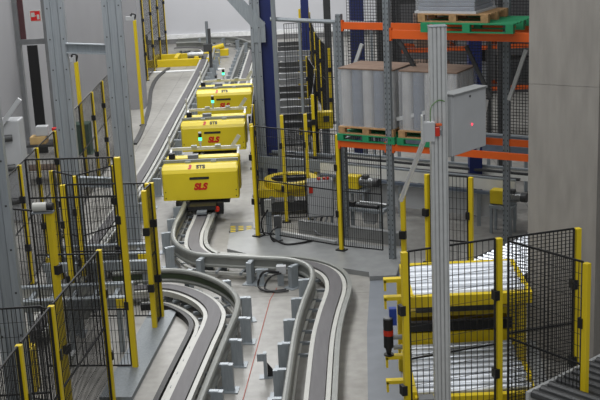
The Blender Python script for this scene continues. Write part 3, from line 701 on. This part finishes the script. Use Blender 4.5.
# ---------------------------------------------------------------- roller lift at lower right
b = V((1.25, 15.0, 0)); t = thing('conveyor_lift', 'yellow framed conveyor lift with silver rollers on two levels', 'conveyor lift', b)
def yb(p, q, w=.12, h=.12, name='frame_beam', m=yel): return MB().bar(p, q, w, h).build(name, m, t, b)
XL, XR = 1.34, 3.0; Y0, Y1 = 14.5, 16.25; ZLo, ZUp = .45, 1.5; UL, UR = 1.4, 3.08
for x in (XL, XR):
    for y in (Y0 + .1, 15.55, Y1 + .15): yb((x, y, 0), (x, y, ZUp - .02 if y > 15 else .3), name='corner_post')
    u = UL if x == XL else UR; yb((u, 15.45, ZUp), (u, 16.85, ZUp), .08, .14, 'side_beam')
    yb((x, Y0, ZLo - .02), (x, Y1, ZLo - .02), .07, .14, 'side_plate')
yb((XL, 15.42, ZUp - .02), (UR + .04, 15.42, ZUp - .02), .1, .16); yb((UL, 16.88, ZUp), (UR, 16.88, ZUp), .1, .1)
yb((XL, Y1 + .08, ZLo + .1), (XR + .06, Y1 + .08, ZLo + .1), .12, .2)
yb((XL, Y0 - .05, ZLo - .06), (XR, Y0 - .05, ZLo - .06), .1, .14)
yb((XL, 16.35, .95), (XR, 16.35, .95), .1, .1); yb((XL, 16.35, 1.2), (XR, 16.35, 1.2), .08, .05)
yb((1.55, 16.3, 1.08), (2.85, 16.3, 1.08), .2, .16, 'drive_cover', dkgrey); yb((XL, 16.3, .75), (XR, 16.3, .75), .1, .14, 'dark_beam', black)
yb((XL, 16.6, .5), (XR, 16.6, .5), .05, .9, 'back_plate', mat('dark yellow plate', (150, 128, 20), .6))
for k in range(5): y = 15.62 + k * .27; MB().tube((UL + .04, y, ZUp + .0), (UR - .04, y, ZUp + .03), .07, 24).build('upper_roller', roller, t, b)
for k in range(9): y = Y0 + .1 + k * .195; MB().tube((XL + .04, y, ZLo + .0), (XR - .04, y, ZLo + .02), .052, 20).build('lower_roller', roller, t, b)
g_ = [G(525, 340, .6), G(536, 341, .6), G(548, 384, .5), G(535, 388, .5)]
MB().add(g_ + [p - V((0, 0, .05)) for p in g_], [(0, 1, 2, 3), (7, 6, 5, 4), (0, 4, 5, 1), (1, 5, 6, 2), (2, 6, 7, 3), (3, 7, 4, 0)]).build('side_guard', steelplate, t, b)
MB().box(((UL + UR) / 2, 16.15, ZUp - .12), (UR - UL - .1, 1.35, .03)).build('gap_shade_sheet', black, t, b); MB().box(((XL + XR) / 2, 15.36, ZLo - .12), (XR - XL - .1, 1.65, .03)).build('gap_shade_sheet', black, t, b)  # black sheets added under the rollers to paint the shade in their gaps
for (px, py, z) in ((523, 352, .54), (529, 378, .54)): q = G(px, py, z); MB().box(q, (.07, .05, .04)).build('stop', yel, t, b)
# bracket arms left of the lift
for z in (2.0, 1.74, .87, .5):
    MB().box((1.1, 14.9, z), (.24, .1, .05)).box((1.0, 14.9, z - .07), (.03, .1, .15)).build('bracket_arm', yel, t, b)
MB().box((1.24, 14.88, 1.05), (.035, .03, 2.1)).build('cable_channel', dkgrey, t, b)
MB().box((1.1, 14.95, 1.45), (.1, .1, .24)).build('blue_sensor', bluep, t, b)
for z in (1.0, 1.15): MB().tube((1.1, 14.92, z), (1.24, 14.92, z), .035, 12).build('valve', tape, t, b)
q = V((1.03, 14.9, .895)); t = thing('signal_tower', 'black and red signal tower left of the conveyor lift', 'signal light', q)
MB().tube((0, 0, 0), (0, 0, .02), .07, 16).tube((0, 0, .02), (0, 0, .12), .03, 12, .05).build('foot', black, t)
MB().tube((0, 0, .12), (0, 0, .3), .068, 18).build('lower_module', black, t)
MB().tube((0, 0, .3), (0, 0, .38), .07, 18).build('red_lens', redl, t)
MB().tube((0, 0, .38), (0, 0, .54), .068, 18).build('upper_module', black, t); MB().tube((0, 0, .54), (0, 0, .56), .06, 18).build('cap', midgrey, t)
# inclined conveyor behind
conveyor('roller conveyor angling away behind the mesh beside the concrete pillar', (2.95, 18.5), (4.75, 20.5), 1.2, .75, .15, .055, dkgrey, roller)
conveyor('near roller conveyor with dark rollers cutting the bottom right corner', (2.9, 12.75), (4.3, 14.0), .9, 1.05, .17, .06, alu, dkgrey)
single('cover_plate', MB().prism([(1.5, 17.1), (2.5, 16.95), (2.5, 17.5), (1.5, 17.6)], 0, .5), midgrey, 'grey low box behind the conveyor lift', 'cover')
# concrete pillar
ra = V((.84, -.54, 0)); rb = V((.54, .84, 0)); fl = DY(528, 200, 16.75); fl.z = 0
pp = [fl, fl + ra * 1.06, fl + ra * 1.06 + rb * 1.0, fl + rb * 1.0]
pil = MB(); c_ = sum(pp, V()) / 4
def ring(e): return [(c_ + (p - c_) * e)[:2] for p in pp]
pil.prism(ring(1), 0, 4.29).prism(ring(.99), 4.29, 4.305).prism(ring(1), 4.305, 9)
single('concrete_pillar', pil, conc, 'massive square concrete pillar at the right edge', 'pillar')
# ---------------------------------------------------------------- left back corner things
t = thing('sliding_frame', 'grey framed doorway structure with a black panel at far left', 'frame', (-8.1, 33.5, 0))
for x in (-.1, .75): MB().box((x, 0, 3), (.14, .2, 6)).build('upright', midgrey, t)
MB().box((.3, -.05, 1.6), (.3, .06, 3.2)).build('black_panel', black, t); MB().box((.32, 0, 3.3), (1.0, .12, .15)).build('cross_bar', midgrey, t)
MB().box((.05, 0.06, 4.4), (.16, .04, 2.2)).build('dark_strip', mat('maroon strip', (84, 52, 56), .6), t)
simple_post('sign_post', 'slim grey post carrying the red fire sign at top left', 'post', G(37, 150).x, 29.5, .22, .22, 6.5, galvd)
sg = DY(36, 21, 29.3); t = thing('fire_sign', 'red and white fire hose sign at the top left', 'sign', sg)
MB().box((0, 0, .13), (.29, .02, .29)).build('plate', white, t); MB().box((0, -.012, .13), (.24, .01, .24)).build('red_field', red, t)
MB().box((-.06, -.02, .16), (.09, .01, .11)).box((.07, -.02, .1), (.06, .01, .12)).box((.0, -.02, .13), (.04, .01, .02)).build('symbol', white, t)
# desk with boxes
b = V((-7.0, 30.0, 0)); t = thing('work_table', 'dark work table under the boxes at far left', 'table', b)
MB().box((0, 0, 1.0), (1.5, .7, .06)).build('tabletop', dkgrey, t)
MB().box((0, 0, .35), (1.4, .6, .04)).build('shelf', board, t)
for x in (-.68, .68):
    for y in (-.3, .3): MB().box((x, y, .485), (.06, .06, .97)).build('leg', dkgrey, t)
single('cardboard_box', MB().box((-7.05, 29.9, 1.13), (.42, .35, .2)), mat('tan cardboard', (190, 160, 110), .8), 'tan cardboard box on the work table at far left', 'box', None, .01)
single('white_box', MB().box((-6.95, 29.95, 1.36), (.32, .26, .26)), greyp, 'white carton on top of the tan cardboard box', 'box', None, .02)
single('red_lid_pot', MB().tube((-6.6, 29.95, 1.03), (-6.6, 29.95, 1.35), .09, 16).tube((-6.6, 29.95, 1.35), (-6.6, 29.95, 1.42), .1, 16), red, 'red pot beside the cartons on the work table', 'pot')
simple_post('green_cabinet', 'dark green low cabinet behind the left column', 'cabinet', -6.7, 33.2, .8, .5, .9, dkgreen)
# pale machine behind the left column
b = V((-6.85, 26.2, 0)); t = thing('pale_machine', 'pale grey machine with black joints behind the column at the left edge', 'machine', b)
MB().box((0, 0, 1.2), (.6, .5, 2.4)).build('housing', greyp, t, bevel=.03)
for z in (.5, 1.3, 2.0): MB().tube((-.1, -.32, z), (.12, -.25, z), .08, 14).build('joint', dkgrey, t)
MB().bar((-.1, -.3, 2.3), (.4, -.3, 2.9), .08, .1).build('arm', greyp, t)
# sensor on the tall fence post
q = V((-3.66, 15.42, 3.03)); t = thing('laser_scanner', 'white cylindrical scanner on top of the tall yellow post at left', 'scanner', q)
MB().box((-.03, 0, .01), (.3, .12, .02)).build('mount', galvd, t)
MB().tube((-.16, 0, .085), (.03, 0, .085), .065, 20).build('housing', white, t); MB().tube((.03, 0, .085), (.12, .0, .085), .055, 20).build('lens', black, t)
# conveyors in the left cell
def cell_conv(lab, x0, x1, y, z, W=.7):
    b = V((x0, y, 0)); t = thing('pallet_conveyor', lab, 'chain conveyor', b, 'pallet conveyors in the left cell')
    for s, nm in ((-1, 'near'), (1, 'far')):
        MB().box(((x0 + x1) / 2, y + s * W / 2, z), (x1 - x0, .06, .16)).build('side_frame', white if s > 0 else galvd, t, b)
        MB().box(((x0 + x1) / 2, y + s * W / 2, z + .1), (x1 - x0, .12, .03)).build('chain_guide', galv, t, b)
        for xx in (x0 + .1, (x0 + x1) / 2, x1 - .15): MB().box((xx, y + s * W / 2, z / 2 - .04), (.08, .06, z - .08)).build('leg', galv, t, b)
    for xx in (x0 + .08, x1 - .08):
        MB().box((xx, y - W / 2 - .02, z), (.22, .1, .18)).build('end_cover', yel, t, b, .01)
    MB().tube(((x0 + x1) / 2 + .2, y - .25, z - .2), ((x0 + x1) / 2 + .2, y + .25, z - .2), .1, 18).build('motor', tape, t, b)
    m = MB()
    for k in range(5): m.box((x0 + .25 + k * (x1 - x0 - .5) / 4, y, z), (.07, W, .08))
    m.build('cross_bar', galvd, t, b)
cell_conv('pallet conveyor with yellow end covers just behind the tall left fence', -4.9, -3.0, 18.0, .85)
cell_conv('rear pallet conveyor in the left cell with a white side rail', -5.1, -3.15, 19.6 + 2.0, .45, .6)
b = V((-3.35, 17.9, 1.05)); 
m = MB().tube((-4.0, 17.2, .2), (-4.0, 17.2, 1.0), .07, 14).box((-4.0, 17.2, .1), (.3, .25, .2)).tube((-4.0, 17.2, 1.0), (-4.0, 17.2, 1.12), .1, 14)
single('pneumatic_cylinder', m, alu, 'upright silver cylinder inside the left cell behind the mesh', 'cylinder')
single('motor_block', MB().box((-4.45, 16.3, .35), (.4, .3, .7)).box((-4.45, 16.3, .8), (.25, .2, .2)), yel, 'yellow motor block low inside the left cell', 'motor', None, .01)
single('yellow_pole', MB().box((-4.65, 15.0, 1.3), (.1, .1, 2.6)), yel, 'yellow post partly behind the broad left edge column', 'post')
# ---------------------------------------------------------------- distant rack and goods filling the background right
t = thing('distant_rack', 'dim distant storage rack behind the wrapped drums and pillar', 'pallet rack', (3, 33, 0))
for x in (-.2, 2.4, 5.0, 7.6):
    for y in (0, 1.1): MB().box((x, y, 3.5), (.12, .1, 7)).build('upright', dkgrey, t)
for z in (1.4, 2.6, 4.0):
    for y in (0, 1.1): MB().box((3.7, y, z), (7.9, .05, .12)).build('beam', orange if z < 3 else dkgrey, t)
bi = 0
for z in (1.46, 2.66):
    for x in (.8, 1.95, 3.2, 4.35, 5.8, 6.9):
        h = random.choice((.6, .75, .9)); bi += 1
        single('stored_crate', MB().box((3 + x, 33.5, z + h / 2 + .001), (.95, .9, h)), [dkgrey, board, midgrey][bi % 3],
               ['%s %s crate on the %s shelf of the distant rack' % (['brown', 'mid grey', 'dark grey'][(bi - 1) % 3], ['leftmost', 'second', 'third', 'fourth', 'fifth', 'rightmost'][(bi - 1) % 6], 'lower' if z < 2 else 'upper')][0], 'crate', 'crates on the distant rack')
struct('wall_right', MB().box((12.5, 33, 5), (.3, 50, 10)), hall)
struct('wall_unlit_backdrop', MB().box((7.6, 40, 4), (9.5, .2, 8)), hall)  # added dark backdrop, its colour stands in for the unlit depth behind the rack
# ---------------------------------------------------------------- light
def area(name, loc, sx, sy, power, rot=(0, 0, 0), col=(1, 1, 1)):
    l = bpy.data.lights.new(name, 'AREA'); l.shape = 'RECTANGLE'; l.size = sx; l.size_y = sy; l.energy = power; l.color = col
    o = bpy.data.objects.new(name, l); C.objects.link(o); o.location = loc; o.rotation_euler = rot; return o
area('hall_lamp', (-3, 20, 12), 3, 12, 1300)
area('hall_lamp', (-3, 38, 12), 4, 14, 2250)
area('hall_lamp', (-2, 52, 11), 8, 4, 1150)
area('hall_lamp', (3.5, 16, 12), 3, 10, 250)
area('hall_lamp', (1.5, 1, 11.5), 8, 3, 750, (math.radians(38), 0, 0))
w = bpy.data.worlds.new('world'); bpy.context.scene.world = w; w.use_nodes = True
w.node_tree.nodes['Background'].inputs[0].default_value = (.93, .97, 1, 1); w.node_tree.nodes['Background'].inputs[1].default_value = .27
vs_ = bpy.context.scene.view_settings
vs_.view_transform = 'Standard'; vs_.look = 'None'; vs_.gamma = 1; vs_.use_curve_mapping = False; vs_.exposure = -.1
